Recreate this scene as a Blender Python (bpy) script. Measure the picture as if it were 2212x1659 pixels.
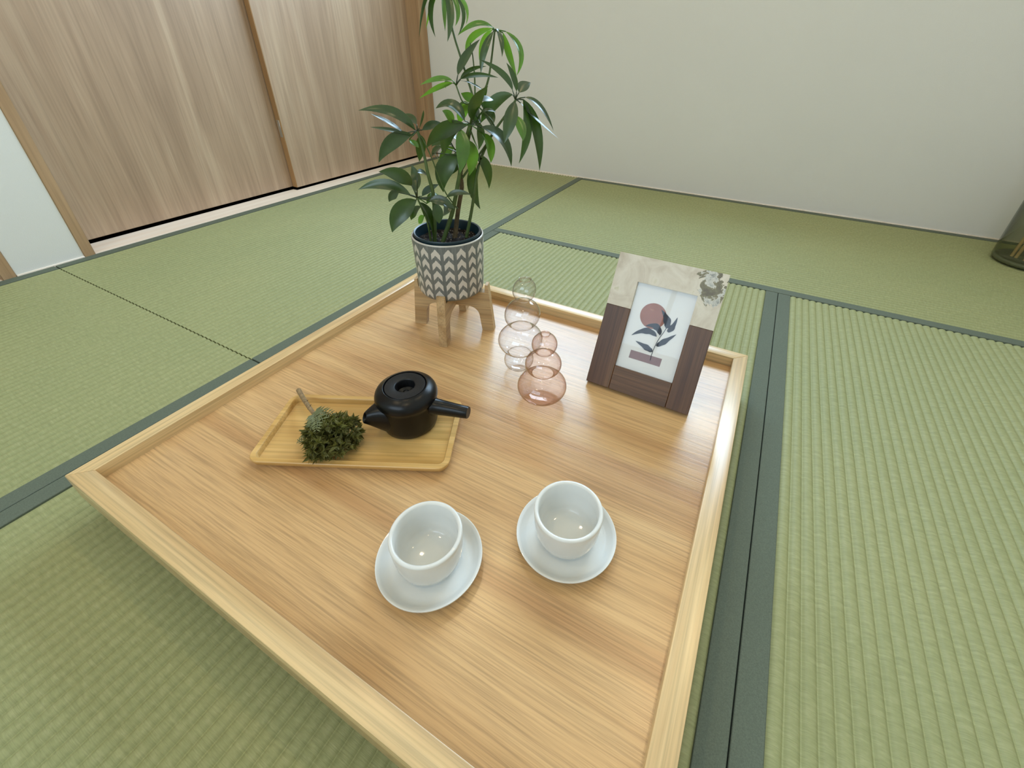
import bpy, bmesh, math, random
from mathutils import Vector, Matrix, Euler
from mathutils.geometry import tessellate_polygon

for o in list(bpy.data.objects):
    bpy.data.objects.remove(o, do_unlink=True)
SC = bpy.context.scene
COL = SC.collection
PI = math.pi
random.seed(7)

# ------------------------------------------------------------------ camera
FPX, W, H = 943.70, 2212.0, 1659.0
CAM = Vector((1.6576, -2.0340, 0.5373))
ROT = (math.radians(57.5918), math.radians(-1.1393), math.radians(28.1398))
PPX, PPY = 37.51, -132.65
cd = bpy.data.cameras.new('camera')
cam = bpy.data.objects.new('camera', cd)
COL.objects.link(cam)
cam.location = CAM
cam.rotation_euler = ROT
cd.sensor_fit = 'HORIZONTAL'
cd.sensor_width = 36.0
cd.lens = FPX * 36.0 / W
cd.shift_x = -PPX / W
cd.shift_y = PPY / W
cd.clip_start = 0.01
SC.camera = cam
RM = Euler(ROT, 'XYZ').to_matrix()

def ray(x, y):
    return (RM @ Vector((x - W / 2 - PPX, -(y - H / 2 - PPY), -FPX))).normalized()

def at_z(x, y, z):
    d = ray(x, y)
    return CAM + d * ((z - CAM.z) / d.z)

def at_plane(x, y, p, n):
    d = ray(x, y)
    return CAM + d * ((p - CAM).dot(n) / d.dot(n))

# ------------------------------------------------------------------ world, window light, exposure
wd = bpy.data.worlds.new('world')
SC.world = wd
wd.use_nodes = True
bg = wd.node_tree.nodes['Background']
bg.inputs[0].default_value = (0.72, 0.86, 1.0, 1)
bg.inputs[1].default_value = 1.5
vs = SC.view_settings
vs.view_transform = 'Standard'
vs.look = 'None'
vs.gamma = 1.0
vs.use_curve_mapping = False
vs.exposure = 0.42

WIN = (0.18, 1.92, 0.95, 1.68)          # window opening in the back wall: x0, x1, z0, z1

def area_light(name, loc, rot, sx, sy, power, colour, shape='RECTANGLE', spread=None):
    l = bpy.data.lights.new(name, 'AREA')
    l.shape = shape
    l.size = sx
    if shape in ('RECTANGLE', 'ELLIPSE'):
        l.size_y = sy
    l.energy = power
    l.color = colour
    if spread:
        l.spread = spread
    o = bpy.data.objects.new(name, l)
    COL.objects.link(o)
    o.location = loc
    o.rotation_euler = rot
    return o

area_light('window_daylight', ((WIN[0] + WIN[1]) / 2, 0.16, (WIN[2] + WIN[3]) / 2), (-PI / 2, 0, 0),
           WIN[1] - WIN[0], WIN[3] - WIN[2], 50.0, (0.56, 0.77, 1.0))
FILL_WIN = (0.55, 2.05, 0.85, 1.95)         # unseen rear-wall window, added to brighten and cool the back wall: x0, x1, z0, z1
area_light('rear_window_fill', ((FILL_WIN[0] + FILL_WIN[1]) / 2, -3.56, (FILL_WIN[2] + FILL_WIN[3]) / 2), (PI / 2, 0, 0),
           FILL_WIN[1] - FILL_WIN[0], FILL_WIN[3] - FILL_WIN[2], 13.0, (0.68, 0.84, 1.0))  # added fill light, cools the back wall and lights the print
LAMP_W, LAMP_C = 2.2, (1.0, 0.74, 0.42)

# ------------------------------------------------------------------ helpers
def mesh_obj(name, verts, faces, mat=None, parent=None, smooth=False):
    me = bpy.data.meshes.new(name)
    me.from_pydata([tuple(v) for v in verts], [], faces)
    bm = bmesh.new(); bm.from_mesh(me)
    bmesh.ops.recalc_face_normals(bm, faces=bm.faces)
    bm.to_mesh(me); bm.free()
    if mat: me.materials.append(mat)
    if smooth:
        for p in me.polygons: p.use_smooth = True
    o = bpy.data.objects.new(name, me)
    COL.objects.link(o)
    if parent: o.parent = parent
    return o

def bm_obj(name, bm, mat=None, parent=None, smooth=False):
    me = bpy.data.meshes.new(name)
    bmesh.ops.recalc_face_normals(bm, faces=bm.faces)
    bm.to_mesh(me); bm.free()
    if mat: me.materials.append(mat)
    if smooth:
        for p in me.polygons: p.use_smooth = True
    o = bpy.data.objects.new(name, me)
    COL.objects.link(o)
    if parent: o.parent = parent
    return o

def sharp(o, deg=35):
    me = o.data
    for p in me.polygons: p.use_smooth = True
    try:
        me.set_sharp_from_angle(angle=math.radians(deg))
    except Exception:
        pass
    return o

def bm_box(bm, x0, x1, y0, y1, z0, z1, M=None):
    vs_ = [Vector((x, y, z)) for x in (x0, x1) for y in (y0, y1) for z in (z0, z1)]
    if M: vs_ = [M @ v for v in vs_]
    v = [bm.verts.new(q) for q in vs_]
    for f in ((0, 1, 3, 2), (4, 6, 7, 5), (0, 4, 5, 1), (2, 3, 7, 6), (0, 2, 6, 4), (1, 5, 7, 3)):
        bm.faces.new([v[i] for i in f])
    return v

def box(name, x0, x1, y0, y1, z0, z1, mat, parent=None, bevel=0.0, seg=2):
    bm = bmesh.new()
    bm_box(bm, x0, x1, y0, y1, z0, z1)
    if bevel:
        bmesh.ops.bevel(bm, geom=list(bm.edges), offset=bevel, segments=seg, profile=0.5, affect='EDGES')
    o = bm_obj(name, bm, mat, parent)
    if bevel: sharp(o, 40)
    return o

def lathe(name, prof, mat, parent=None, n=64, close=False, deg=40, drift=None):
    """prof: list of (r, z); r == 0 makes a pole. drift(z) -> (dx, dy)"""
    verts, faces, rows = [], [], []
    for r, z in prof:
        dx, dy = drift(z) if drift else (0, 0)
        if r <= 1e-6:
            rows.append([len(verts)]); verts.append((dx, dy, z))
        else:
            rows.append(list(range(len(verts), len(verts) + n)))
            for k in range(n):
                a = 2 * PI * k / n
                verts.append((dx + r * math.cos(a), dy + r * math.sin(a), z))
    pairs = list(zip(rows[:-1], rows[1:]))
    if close: pairs.append((rows[-1], rows[0]))
    for A, B in pairs:
        if len(A) == 1 and len(B) == 1: continue
        for k in range(n):
            k2 = (k + 1) % n
            if len(A) == 1: faces.append((A[0], B[k], B[k2]))
            elif len(B) == 1: faces.append((A[k], A[k2], B[0]))
            else: faces.append((A[k], A[k2], B[k2], B[k]))
    o = mesh_obj(name, verts, faces, mat, parent)
    return sharp(o, deg)

def tube_data(pts, rad, n=8, cap=True):
    pts = [Vector(p) for p in pts]
    verts, faces = [], []
    up = Vector((0.31, 0.17, 0.93)).normalized()
    for i, p in enumerate(pts):
        t = (pts[min(i + 1, len(pts) - 1)] - pts[max(i - 1, 0)]).normalized()
        a = t.cross(up)
        if a.length < 1e-3: a = t.cross(Vector((1, 0, 0)))
        a.normalize(); b = t.cross(a)
        r = rad[i] if isinstance(rad, (list, tuple)) else rad
        for k in range(n):
            an = 2 * PI * k / n
            verts.append(p + (a * math.cos(an) + b * math.sin(an)) * r)
    for i in range(len(pts) - 1):
        for k in range(n):
            k2 = (k + 1) % n
            faces.append((i * n + k, i * n + k2, (i + 1) * n + k2, (i + 1) * n + k))
    if cap:
        faces.append(tuple(range(n)))
        faces.append(tuple((len(pts) - 1) * n + k for k in range(n)))
    return verts, faces

def tube(name, pts, rad, mat, parent=None, n=8):
    v, f = tube_data(pts, rad, n)
    return sharp(mesh_obj(name, v, f, mat, parent), 60)

def bez(a, b, c, n):
    return [a * (1 - t) ** 2 + b * 2 * t * (1 - t) + c * t * t for t in [i / n for i in range(n + 1)]]

def through(a, m, c, n):
    """quadratic curve a -> c passing m at its middle"""
    return bez(a, m * 2 - (a + c) * 0.5, c, n)

def empty(name, loc=(0, 0, 0), rz=0.0):
    o = bpy.data.objects.new(name, None)
    o.empty_display_size = 0.03
    COL.objects.link(o)
    o.location = loc
    o.rotation_euler = (0, 0, rz)
    return o

def tag(o, label, cat, group=None):
    o['label'] = label
    o['category'] = cat
    if group: o['group'] = group
    return o

def struct(o, label=None):
    o['kind'] = 'structure'
    if label: o['label'] = label
    return o

# ------------------------------------------------------------------ materials
class N:
    """tiny node-building helper"""
    def __init__(self, name):
        self.m = bpy.data.materials.new(name)
        self.m.use_nodes = True
        self.t = self.m.node_tree
        self.b = self.t.nodes['Principled BSDF']
        self.out = self.t.nodes['Material Output']
    def add(self, typ, **kw):
        n = self.t.nodes.new(typ)
        for k, v in kw.items():
            if k.startswith('i_'):
                n.inputs[k[2:].replace('_', ' ')].default_value = v
            else:
                setattr(n, k, v)
        return n
    def link(self, a, b):
        self.t.links.new(a, b)
    def coord(self, scale=(1, 1, 1), kind='Object', loc=(0, 0, 0)):
        tc = self.add('ShaderNodeTexCoord')
        mp = self.add('ShaderNodeMapping')
        mp.inputs['Scale'].default_value = scale
        mp.inputs['Location'].default_value = loc
        self.link(tc.outputs[kind], mp.inputs['Vector'])
        return mp.outputs[0]
    def noise(self, vec, scale=1.0, detail=3.0, rough=0.5, dist=0.0):
        n = self.add('ShaderNodeTexNoise')
        n.inputs['Scale'].default_value = scale
        n.inputs['Detail'].default_value = detail
        n.inputs['Roughness'].default_value = rough
        n.inputs['Distortion'].default_value = dist
        self.link(vec, n.inputs['Vector'])
        return n.outputs['Fac']
    def ramp(self, fac, stops):
        r = self.add('ShaderNodeValToRGB')
        el = r.color_ramp.elements
        while len(el) < len(stops): el.new(0.5)
        for e, (p, c) in zip(el, stops):
            e.position = p
            e.color = (c[0], c[1], c[2], 1) if len(c) == 3 else c
        self.link(fac, r.inputs[0])
        return r.outputs[0]
    def math(self, op, a, b=None, c=None):
        n = self.add('ShaderNodeMath', operation=op)
        for i, v in enumerate((a, b, c)):
            if v is None: continue
            if isinstance(v, (int, float)): n.inputs[i].default_value = v
            else: self.link(v, n.inputs[i])
        return n.outputs[0]
    def mix(self, fac, a, b, mode='MIX'):
        n = self.add('ShaderNodeMix', data_type='RGBA', blend_type=mode)
        for sock, v in ((n.inputs[0], fac), (n.inputs[6], a), (n.inputs[7], b)):
            if isinstance(v, (int, float)): sock.default_value = v
            elif isinstance(v, tuple): sock.default_value = (v[0], v[1], v[2], 1)
            else: self.link(v, sock)
        return n.outputs[2]
    def bump(self, h, strength=0.3, dist=0.001):
        n = self.add('ShaderNodeBump')
        n.inputs['Strength'].default_value = strength
        n.inputs['Distance'].default_value = dist
        self.link(h, n.inputs['Height'])
        self.link(n.outputs[0], self.b.inputs['Normal'])
    def col(self, v):
        if isinstance(v, tuple): self.b.inputs['Base Color'].default_value = (v[0], v[1], v[2], 1)
        else: self.link(v, self.b.inputs['Base Color'])
    def set(self, **kw):
        for k, v in kw.items():
            s = self.b.inputs[k.replace('_', ' ')]
            if isinstance(v, (int, float, tuple)): s.default_value = v
            else: self.link(v, s)
        return self

def srgb(r, g, b):
    def f(c):
        c /= 255.0
        return c / 12.92 if c <= 0.04045 else ((c + 0.055) / 1.055) ** 2.4
    return (f(r), f(g), f(b))

def wood(name, light, mid, dark, axis, band=9.0, fine=140.0, rough=0.4, bump=0.15, streak=0.5, spec=0.5, stretch=0.05, kind='Object', fs=.35):
    """grain runs along axis ('x','y','z')"""
    n = N(name)
    st = {'x': (stretch, 1, 1), 'y': (1, stretch, 1), 'z': (1, 1, stretch)}[axis]
    v1 = n.coord(tuple(band * s for s in st), kind)
    st2 = {'x': (stretch * fs, 1, 1), 'y': (1, stretch * fs, 1), 'z': (1, 1, stretch * fs)}[axis]
    v2 = n.coord(tuple(fine * s for s in st2), kind, (3.1, 1.7, 0.4))
    a = n.noise(v1, 1.0, 3.0, 0.55, 0.6)
    b = n.noise(v2, 1.0, 3.0, 0.65, 0.2)
    c1 = n.ramp(a, [(0.30, dark), (0.50, mid), (0.70, light)])
    c2 = n.ramp(b, [(0.30, tuple(x * (1 - streak) for x in (1, 1, 1))), (0.55, (1, 1, 1)), (0.75, tuple(1 + streak * .35 for _ in range(3)))])
    n.col(n.mix(1.0, c1, c2, 'MULTIPLY'))
    n.set(Roughness=rough)
    n.b.inputs['Specular IOR Level'].default_value = spec
    if bump: n.bump(b, bump, 0.0006)
    return n.m

M = {}
M['top'] = wood('table_veneer', srgb(215, 178, 128), srgb(203, 163, 113), srgb(187, 144, 97), 'x', 16, 480, 0.24, 0.20, 0.30, 0.48, 0.045, fs=.5)
M['rim_x'] = wood('table_rim_wood_x', srgb(228, 198, 148), srgb(216, 184, 132), srgb(198, 162, 112), 'x', 26, 260, 0.28, 0.12, 0.28, 0.85)
M['rim_y'] = wood('table_rim_wood_y', srgb(228, 198, 148), srgb(216, 184, 132), srgb(198, 162, 112), 'y', 40, 260, 0.28, 0.12, 0.28, 0.85)
M['door'] = wood('door_wood', srgb(200, 174, 147), srgb(181, 153, 127), srgb(164, 137, 113), 'z', 13, 150, 0.34, 0.05, 0.17, 0.5, 0.07)
M['door_edge'] = wood('door_edge_wood', srgb(186, 146, 100), srgb(172, 132, 88), srgb(158, 118, 76), 'z', 20, 200, 0.45, 0.05, 0.15)
M['post'] = wood('post_wood', srgb(186, 152, 116), srgb(172, 138, 102), srgb(158, 124, 90), 'z', 22, 200, 0.5, 0.05, 0.15)
M['sill'] = wood('sill_wood', srgb(252, 240, 226), srgb(248, 232, 214), srgb(242, 222, 202), 'y', 30, 200, 0.4, 0.05, 0.1)
M['stand'] = wood('stand_wood', srgb(206, 176, 132), srgb(192, 160, 116), srgb(172, 138, 94), 'x', 40, 420, 0.5, 0.1, 0.3)
M['walnut'] = wood('walnut_wood', srgb(112, 80, 52), srgb(96, 65, 42), srgb(78, 50, 32), 'y', 45, 420, 0.42, 0.1, 0.35)
M['walnut_x'] = wood('walnut_rail_wood', srgb(114, 82, 54), srgb(100, 70, 45), srgb(82, 55, 35), 'x', 45, 420, 0.42, 0.1, 0.35)
M['bamboo'] = wood('bamboo_wood', srgb(222, 182, 116), srgb(208, 166, 98), srgb(192, 148, 82), 'x', 70, 360, 0.34, 0.1, 0.2, 0.5, 0.02)
M['stick'] = wood('reed_wood', srgb(226, 190, 140), srgb(212, 174, 122), srgb(196, 156, 104), 'z', 60, 300, 0.6, 0.0, 0.15)

def m_wall(name, c):
    n = N(name)
    v = n.coord()
    a = n.noise(v, 420.0, 2.0, 0.6)
    b = n.noise(v, 2.2, 2.0, 0.5)
    n.col(n.mix(b, tuple(x * 0.96 for x in c), tuple(min(1, x * 1.03) for x in c)))
    n.set(Roughness=0.9)
    n.b.inputs['Specular IOR Level'].default_value = 0.2
    n.bump(a, 0.35, 0.0008)
    return n.m
M['wall'] = m_wall('wall_plaster', srgb(224, 221, 214))
M['ceil'] = m_wall('ceiling_paper', srgb(232, 226, 210))

def m_tatami():
    n = N('tatami_rush')
    # rush strands run across the ribs (local x), cells follow the rib pitch
    fine = n.noise(n.coord((40, 1300, 1)), 1.0, 2.0, 0.6)
    cell = n.noise(n.coord((68, 220, 1), 'Object', (5, 2, 0)), 1.0, 2.0, 0.7)
    big = n.noise(n.coord((3, 3, 1)), 1.0, 2.0, 0.5)
    c = n.ramp(cell, [(0.28, srgb(144, 147, 102)), (0.5, srgb(152, 154, 108)), (0.72, srgb(162, 162, 118))])
    f = n.ramp(fine, [(0.3, (0.88, 0.88, 0.88)), (0.6, (1.03, 1.03, 1.03))])
    c = n.mix(1.0, c, f, 'MULTIPLY')
    g = n.ramp(big, [(0.3, (0.95, 0.97, 0.95)), (0.7, (1.03, 1.02, 1.0))])
    n.col(n.mix(1.0, c, g, 'MULTIPLY'))
    n.set(Roughness=0.55)
    n.b.inputs['Specular IOR Level'].default_value = 0.35
    n.bump(fine, 0.35, 0.0006)
    return n.m
M['tatami'] = m_tatami()

def m_heri():
    n = N('border_cloth')
    a = n.noise(n.coord((900, 900, 900)), 1.0, 2.0, 0.6)
    n.col(n.ramp(a, [(0.3, srgb(88, 96, 82)), (0.7, srgb(103, 111, 96))]))
    n.set(Roughness=0.75)
    n.b.inputs['Specular IOR Level'].default_value = 0.3
    n.bump(a, 0.3, 0.0004)
    return n.m
M['heri'] = m_heri()

def plain(name, c, rough=0.5, spec=0.5, metal=0.0, var=0.06, scale=60, bump=0.0):
    n = N(name)
    a = n.noise(n.coord(), scale, 3.0, 0.6)
    n.col(n.ramp(a, [(0.3, tuple(x * (1 - var) for x in c)), (0.7, tuple(min(1, x * (1 + var)) for x in c))]))
    n.set(Roughness=rough, Metallic=metal)
    n.b.inputs['Specular IOR Level'].default_value = spec
    if bump: n.bump(a, bump, 0.0005)
    return n.m
M['porcelain'] = plain('porcelain', srgb(222, 222, 217), 0.06, 0.5, 0, 0.015, 30)
M['clay'] = plain('black_clay', srgb(8, 8, 9), 0.30, 0.32, 0, 0.2, 300, 0.05)
M['clay_lid'] = plain('black_clay_lid', srgb(15, 16, 18), 0.40, 0.35, 0, 0.2, 300, 0.08)
M['teal'] = plain('nursery_pot_plastic', srgb(12, 40, 50), 0.35, 0.5, 0, 0.15, 40)
M['soil'] = plain('potting_soil', srgb(28, 22, 18), 0.95, 0.2, 0, 0.5, 220, 0.8)
M['perlite'] = plain('soil_chips', srgb(112, 102, 88), 0.8, 0.3, 0, 0.3, 200)
M['paper'] = plain('print_paper', srgb(244, 246, 246), 0.6, 0.3, 0, 0.01, 30)
M['ink_sun'] = plain('print_terracotta', srgb(164, 112, 100), 0.6, 0.3, 0, 0.08, 90)
M['ink_leaf'] = plain('print_navy', srgb(54, 62, 76), 0.6, 0.3, 0, 0.12, 120)
M['ink_block'] = plain('print_mauve', srgb(158, 138, 146), 0.6, 0.3, 0, 0.06, 150)
M['dark'] = plain('closet_shade_dark', srgb(40, 30, 26), 0.9, 0.1, 0, 0.05, 5)  # blackish colour stands in for the shade in the gap under the doors
M['metal'] = plain('brushed_metal', srgb(190, 186, 178), 0.35, 0.5, 0.7, 0.05, 60)
M['frame_white'] = plain('window_frame_paint', srgb(215, 212, 205), 0.4, 0.5, 0, 0.03, 20)
M['board'] = plain('backing_board', srgb(46, 40, 36), 0.8, 0.3, 0, 0.1, 80)

def m_thin_glass(name, tint, edge, refl=1.0, rough=0.0):
    """thin blown glass: clear face on, tinted and mirror-like towards grazing angles"""
    n = N(name)
    t = n.t
    t.nodes.remove(n.b)
    lw = n.add('ShaderNodeLayerWeight'); lw.inputs['Blend'].default_value = 0.5
    fac = n.math('POWER', lw.outputs['Facing'], 2.6)
    colr = n.mix(fac, tint, edge)
    tr = n.add('ShaderNodeBsdfTransparent'); n.link(colr, tr.inputs['Color'])
    gl = n.add('ShaderNodeBsdfGlossy'); gl.inputs['Roughness'].default_value = rough
    f5 = n.math('POWER', lw.outputs['Facing'], 5.0)
    f = n.math('MULTIPLY', n.math('ADD', n.math('MULTIPLY', f5, 0.90), 0.045), refl)
    ms = n.add('ShaderNodeMixShader')
    n.link(f, ms.inputs[0]); n.link(tr.outputs[0], ms.inputs[1]); n.link(gl.outputs[0], ms.inputs[2])
    n.link(ms.outputs[0], n.out.inputs['Surface'])
    return n.m
M['glass'] = m_thin_glass('clear_blown_glass', (0.98, 0.97, 0.97), (0.58, 0.52, 0.50), 1.9)
M['amber'] = m_thin_glass('amber_blown_glass', (0.96, 0.87, 0.82), (0.42, 0.17, 0.09), 1.8)
M['smoke'] = m_thin_glass('smoked_glass', (0.84, 0.86, 0.80), (0.42, 0.44, 0.38), 0.9)
M['pane'] = m_thin_glass('window_glass', (0.97, 0.98, 0.98), (0.8, 0.85, 0.85), 0.8)
M['frame_glass'] = m_thin_glass('frame_glass', (0.98, 0.98, 0.98), (0.8, 0.85, 0.85), 0.35)

def m_planter():
    n = N('chevron_ceramic')
    tc = n.add('ShaderNodeTexCoord')
    sp = n.add('ShaderNodeSeparateXYZ'); n.link(tc.outputs['Object'], sp.inputs[0])
    ang = n.math('ARCTAN2', sp.outputs[1], sp.outputs[0])
    u = n.math('MULTIPLY', ang, 18 / (2 * PI))
    fu = n.math('FRACT', n.math('ADD', u, 40.15))
    d = n.math('ABSOLUTE', n.math('SUBTRACT', fu, 0.5))
    hatch = n.noise(n.coord((500, 500, 40)), 1.0, 2.0, 0.6)
    zz = n.math('ADD', sp.outputs[2], n.math('MULTIPLY', n.math('SUBTRACT', hatch, 0.5), 0.0035))
    pitch = 0.0198
    v = n.math('ADD', zz, n.math('MULTIPLY', d, 0.026))
    fv = n.math('FRACT', n.math('ADD', n.math('DIVIDE', v, pitch), 10.28))
    on = n.math('MULTIPLY', n.math('LESS_THAN', fv, 0.56), n.math('LESS_THAN', d, 0.37))
    on = n.math('MULTIPLY', on, n.math('LESS_THAN', v, 0.108))
    on = n.math('MULTIPLY', on, n.math('GREATER_THAN', v, 0.0075))
    fine = n.noise(n.coord((700, 700, 30), 'Object', (1, 2, 3)), 1.0, 2.0, 0.7)
    grey = n.ramp(fine, [(0.35, srgb(98, 101, 98)), (0.6, srgb(116, 118, 114)), (0.8, srgb(142, 143, 137))])
    n.col(n.mix(on, grey, srgb(204, 196, 184)))
    n.set(Roughness=0.38)
    return n.m
M['planter'] = m_planter()
M['planter_rim'] = plain('glazed_rim', srgb(196, 190, 180), 0.2, 0.5, 0, 0.04, 60)

def m_leaf(name, c, back, gloss, trans):
    n = N(name)
    tc = n.add('ShaderNodeTexCoord')
    a = n.noise(n.coord((60, 60, 60)), 1.0, 3.0, 0.6)
    base = n.ramp(a, [(0.3, tuple(x * .75 for x in c)), (0.7, tuple(min(1, x * 1.25) for x in c))])
    n.col(base)
    n.set(Roughness=gloss)
    n.b.inputs['Specular IOR Level'].default_value = 0.75
    tl = n.add('ShaderNodeBsdfTranslucent'); tl.inputs['Color'].default_value = (*back, 1)
    ms = n.add('ShaderNodeMixShader'); ms.inputs[0].default_value = trans
    n.link(n.b.outputs[0], ms.inputs[1]); n.link(tl.outputs[0], ms.inputs[2])
    n.link(ms.outputs[0], n.out.inputs['Surface'])
    return n.m
M['leaf_dark'] = m_leaf('leaf_dark_green', srgb(44, 62, 28), srgb(84, 126, 28), 0.30, 0.16)
M['leaf_light'] = m_leaf('leaf_young_green', srgb(66, 104, 38), srgb(132, 182, 48), 0.26, 0.34)
M['stem'] = plain('stem_green', srgb(74, 92, 46), 0.5, 0.4, 0, 0.2, 90)
M['bark'] = plain('stem_bark', srgb(92, 78, 54), 0.7, 0.3, 0, 0.3, 160, 0.3)
M['moss'] = m_leaf('dried_leaf_green', srgb(100, 100, 44), srgb(138, 138, 50), 0.6, 0.2)
M['moss_pale'] = m_leaf('dried_leaf_sage', srgb(112, 118, 74), srgb(130, 138, 80), 0.65, 0.1)
M['twig'] = plain('twig_bark', srgb(140, 118, 86), 0.8, 0.3, 0, 0.3, 260, 0.4)

def m_resin():
    n = N('onyx_resin')
    v = n.coord()
    a = n.noise(v, 26, 5, 0.6, 1.2)
    b = n.noise(n.coord((1, 1, 1), 'Object', (2, 4, 1)), 60, 5, 0.65, 0.4)
    base = n.ramp(a, [(0.3, srgb(186, 172, 150)), (0.48, srgb(206, 196, 176)), (0.62, srgb(216, 208, 190)), (0.72, srgb(192, 186, 150))])
    # a crusty mineral patch towards the upper right corner
    tc = n.add('ShaderNodeTexCoord'); sp = n.add('ShaderNodeSeparateXYZ'); n.link(tc.outputs['Object'], sp.inputs[0])
    dx = n.math('SUBTRACT', sp.outputs[0], 0.146); dy = n.math('SUBTRACT', sp.outputs[1], 0.196)
    dd = n.math('SQRT', n.math('ADD', n.math('MULTIPLY', dx, dx), n.math('MULTIPLY', n.math('MULTIPLY', dy, dy), 0.55)))
    m1 = n.math('SUBTRACT', 0.020, n.math('ADD', dd, n.math('MULTIPLY', n.math('SUBTRACT', a, 0.5), 0.06)))
    mask = n.math('MULTIPLY', n.math('GREATER_THAN', m1, 0.0), 1.0)
    patch = n.ramp(b, [(0.36, srgb(92, 82, 52)), (0.50, srgb(124, 116, 78)), (0.54, srgb(208, 206, 196)), (0.68, srgb(120, 122, 112)), (0.8, srgb(88, 84, 62))])
    n.col(n.mix(mask, base, patch))
    n.set(Roughness=0.35)
    n.b.inputs['Subsurface Weight'].default_value = 0.0
    return n.m
M['resin'] = m_resin()

def m_emit(name, c, s):
    n = N(name)
    n.t.nodes.remove(n.b)
    e = n.add('ShaderNodeEmission'); e.inputs[0].default_value = (*c, 1); e.inputs[1].default_value = s
    n.link(e.outputs[0], n.out.inputs['Surface'])
    return n.m
M['lamp'] = m_emit('lamp_diffuser', LAMP_C, 30.0)

# ------------------------------------------------------------------ the room
RX, RY, RZ = 2.65, -3.40, 2.40
XL, XR_, YB, YS, HW = 0.88, 1.767, -0.8276, -1.6777, 0.0289

floor = box('floor', -0.13, RX + .1, RY - .1, 0.1, -0.10, -0.03, M['dark'])
struct(floor, 'subfloor under the green tatami mats')

def tatami(cx, cy, width, length, rz):
    """local x across the ribs' length?  ribs run along local y, borders on the two long (y) sides"""
    verts, faces = [], []
    x0, x1 = -width / 2 + HW, width / 2 - HW
    pitch = 0.0147
    k = round((x1 - x0) / pitch)
    pitch = (x1 - x0) / k
    prof = []
    for i in range(k):
        a = x0 + i * pitch
        prof += [(a, -0.0028), (a + .09 * pitch, -0.0026), (a + .20 * pitch, -0.0013), (a + .32 * pitch, -0.0004), (a + .48 * pitch, 0.0), (a + .64 * pitch, 0.0), (a + .79 * pitch, -0.0004), (a + .90 * pitch, -0.0014)]
    prof.append((x1, -0.0028))
    ys = (-length / 2 + .0013, length / 2 - .0013)
    for x, z in prof: verts += [(x, ys[0], z), (x, ys[1], z)]
    for i in range(len(prof) - 1): faces.append((2 * i, 2 * i + 2, 2 * i + 3, 2 * i + 1))
    # body sides below
    b = len(verts)
    for x in (x0, x1):
        for y in ys: verts.append((x, y, -0.03))
    faces += [(0, 1, b + 1, b), (b - 2, b + 2, b + 3, b - 1), (b, b + 1, b + 3, b + 2)]
    faces.append(tuple([2 * i for i in range(len(prof))] + [b + 2, b]))
    faces.append(tuple([2 * i + 1 for i in range(len(prof))] + [b + 3, b + 1]))
    me_o = mesh_obj('tatami_mat', verts, faces, M['tatami'], floor)
    sharp(me_o, 30)
    me_o.location = (cx, cy, 0)
    me_o.rotation_euler = (0, 0, rz)
    for s in (-1, 1):
        a, c = (-width / 2 + .0007, -width / 2 + HW) if s < 0 else (width / 2 - HW, width / 2 - .0007)
        box('cloth_border', a, c, ys[0], ys[1], -0.03, 0.0006, M['heri'], me_o, 0.0008, 1)
    return me_o

tatami(XL / 2, YS / 2, XL, -YS, 0)
tatami(XL / 2, (YS + RY) / 2, XL, YS - RY, 0)
tatami((XL + RX) / 2, YB / 2, -YB, RX - XL, PI / 2)
YM = -2.545
tatami((XL + XR_) / 2, (YB + YM) / 2, XR_ - XL, YB - YM, 0)
tatami((XR_ + RX) / 2, (YB + YM) / 2, RX - XR_, YB - YM, 0)
tatami((XL + RX) / 2, (YM + RY) / 2, YM - RY, RX - XL, PI / 2)

def panels(name, rects, mat, thick_axis, a, b):
    """wall of boxes: rects in the two other axes"""
    bm = bmesh.new()
    for (u0, u1, v0, v1) in rects:
        if thick_axis == 'y': bm_box(bm, u0, u1, a, b, v0, v1)
        else: bm_box(bm, a, b, u0, u1, v0, v1)
    return bm_obj(name, bm, mat)

x0, x1, z0, z1 = WIN
struct(panels('wall_back', [(-.16, RX + .12, -.03, z0), (-.16, x0, z0, z1), (x1, RX + .12, z0, z1), (-.16, RX + .12, z1, RZ)], M['wall'], 'y', 0.0, 0.12),
       'plain beige plaster wall behind the table')
DH = 1.98
T1, T1b, T2, T3, T3b = -1.610, -1.584, -0.050, -1.780, -1.753
struct(panels('wall_left', [(T3b, T1, -.03, RZ), (T1, 0.0, DH + .04, RZ), (-2.60, T3b, DH + .04, RZ), (RY, -2.60, -.03, RZ)], M['wall'], 'x', -0.12, 0.0),
       'pale plaster wall strip beside the sliding doors')
struct(panels('wall_right', [(RY - .12, 0.0, -.03, RZ)], M['wall'], 'x', RX, RX + .12), 'plain plaster wall')
struct(panels('wall_rear', [(-.12, RX, -.03, FILL_WIN[2]), (-.12, FILL_WIN[0], FILL_WIN[2], FILL_WIN[3]), (FILL_WIN[1], RX, FILL_WIN[2], FILL_WIN[3]), (-.12, RX, FILL_WIN[3], RZ)], M['wall'], 'y', RY - .12, RY),
       'plaster wall with an added fill-light window behind the camera')
struct(box('ceiling', -.16, RX + .12, RY - .12, .12, RZ, RZ + .1, M['ceil']), 'pale papered ceiling')
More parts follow.
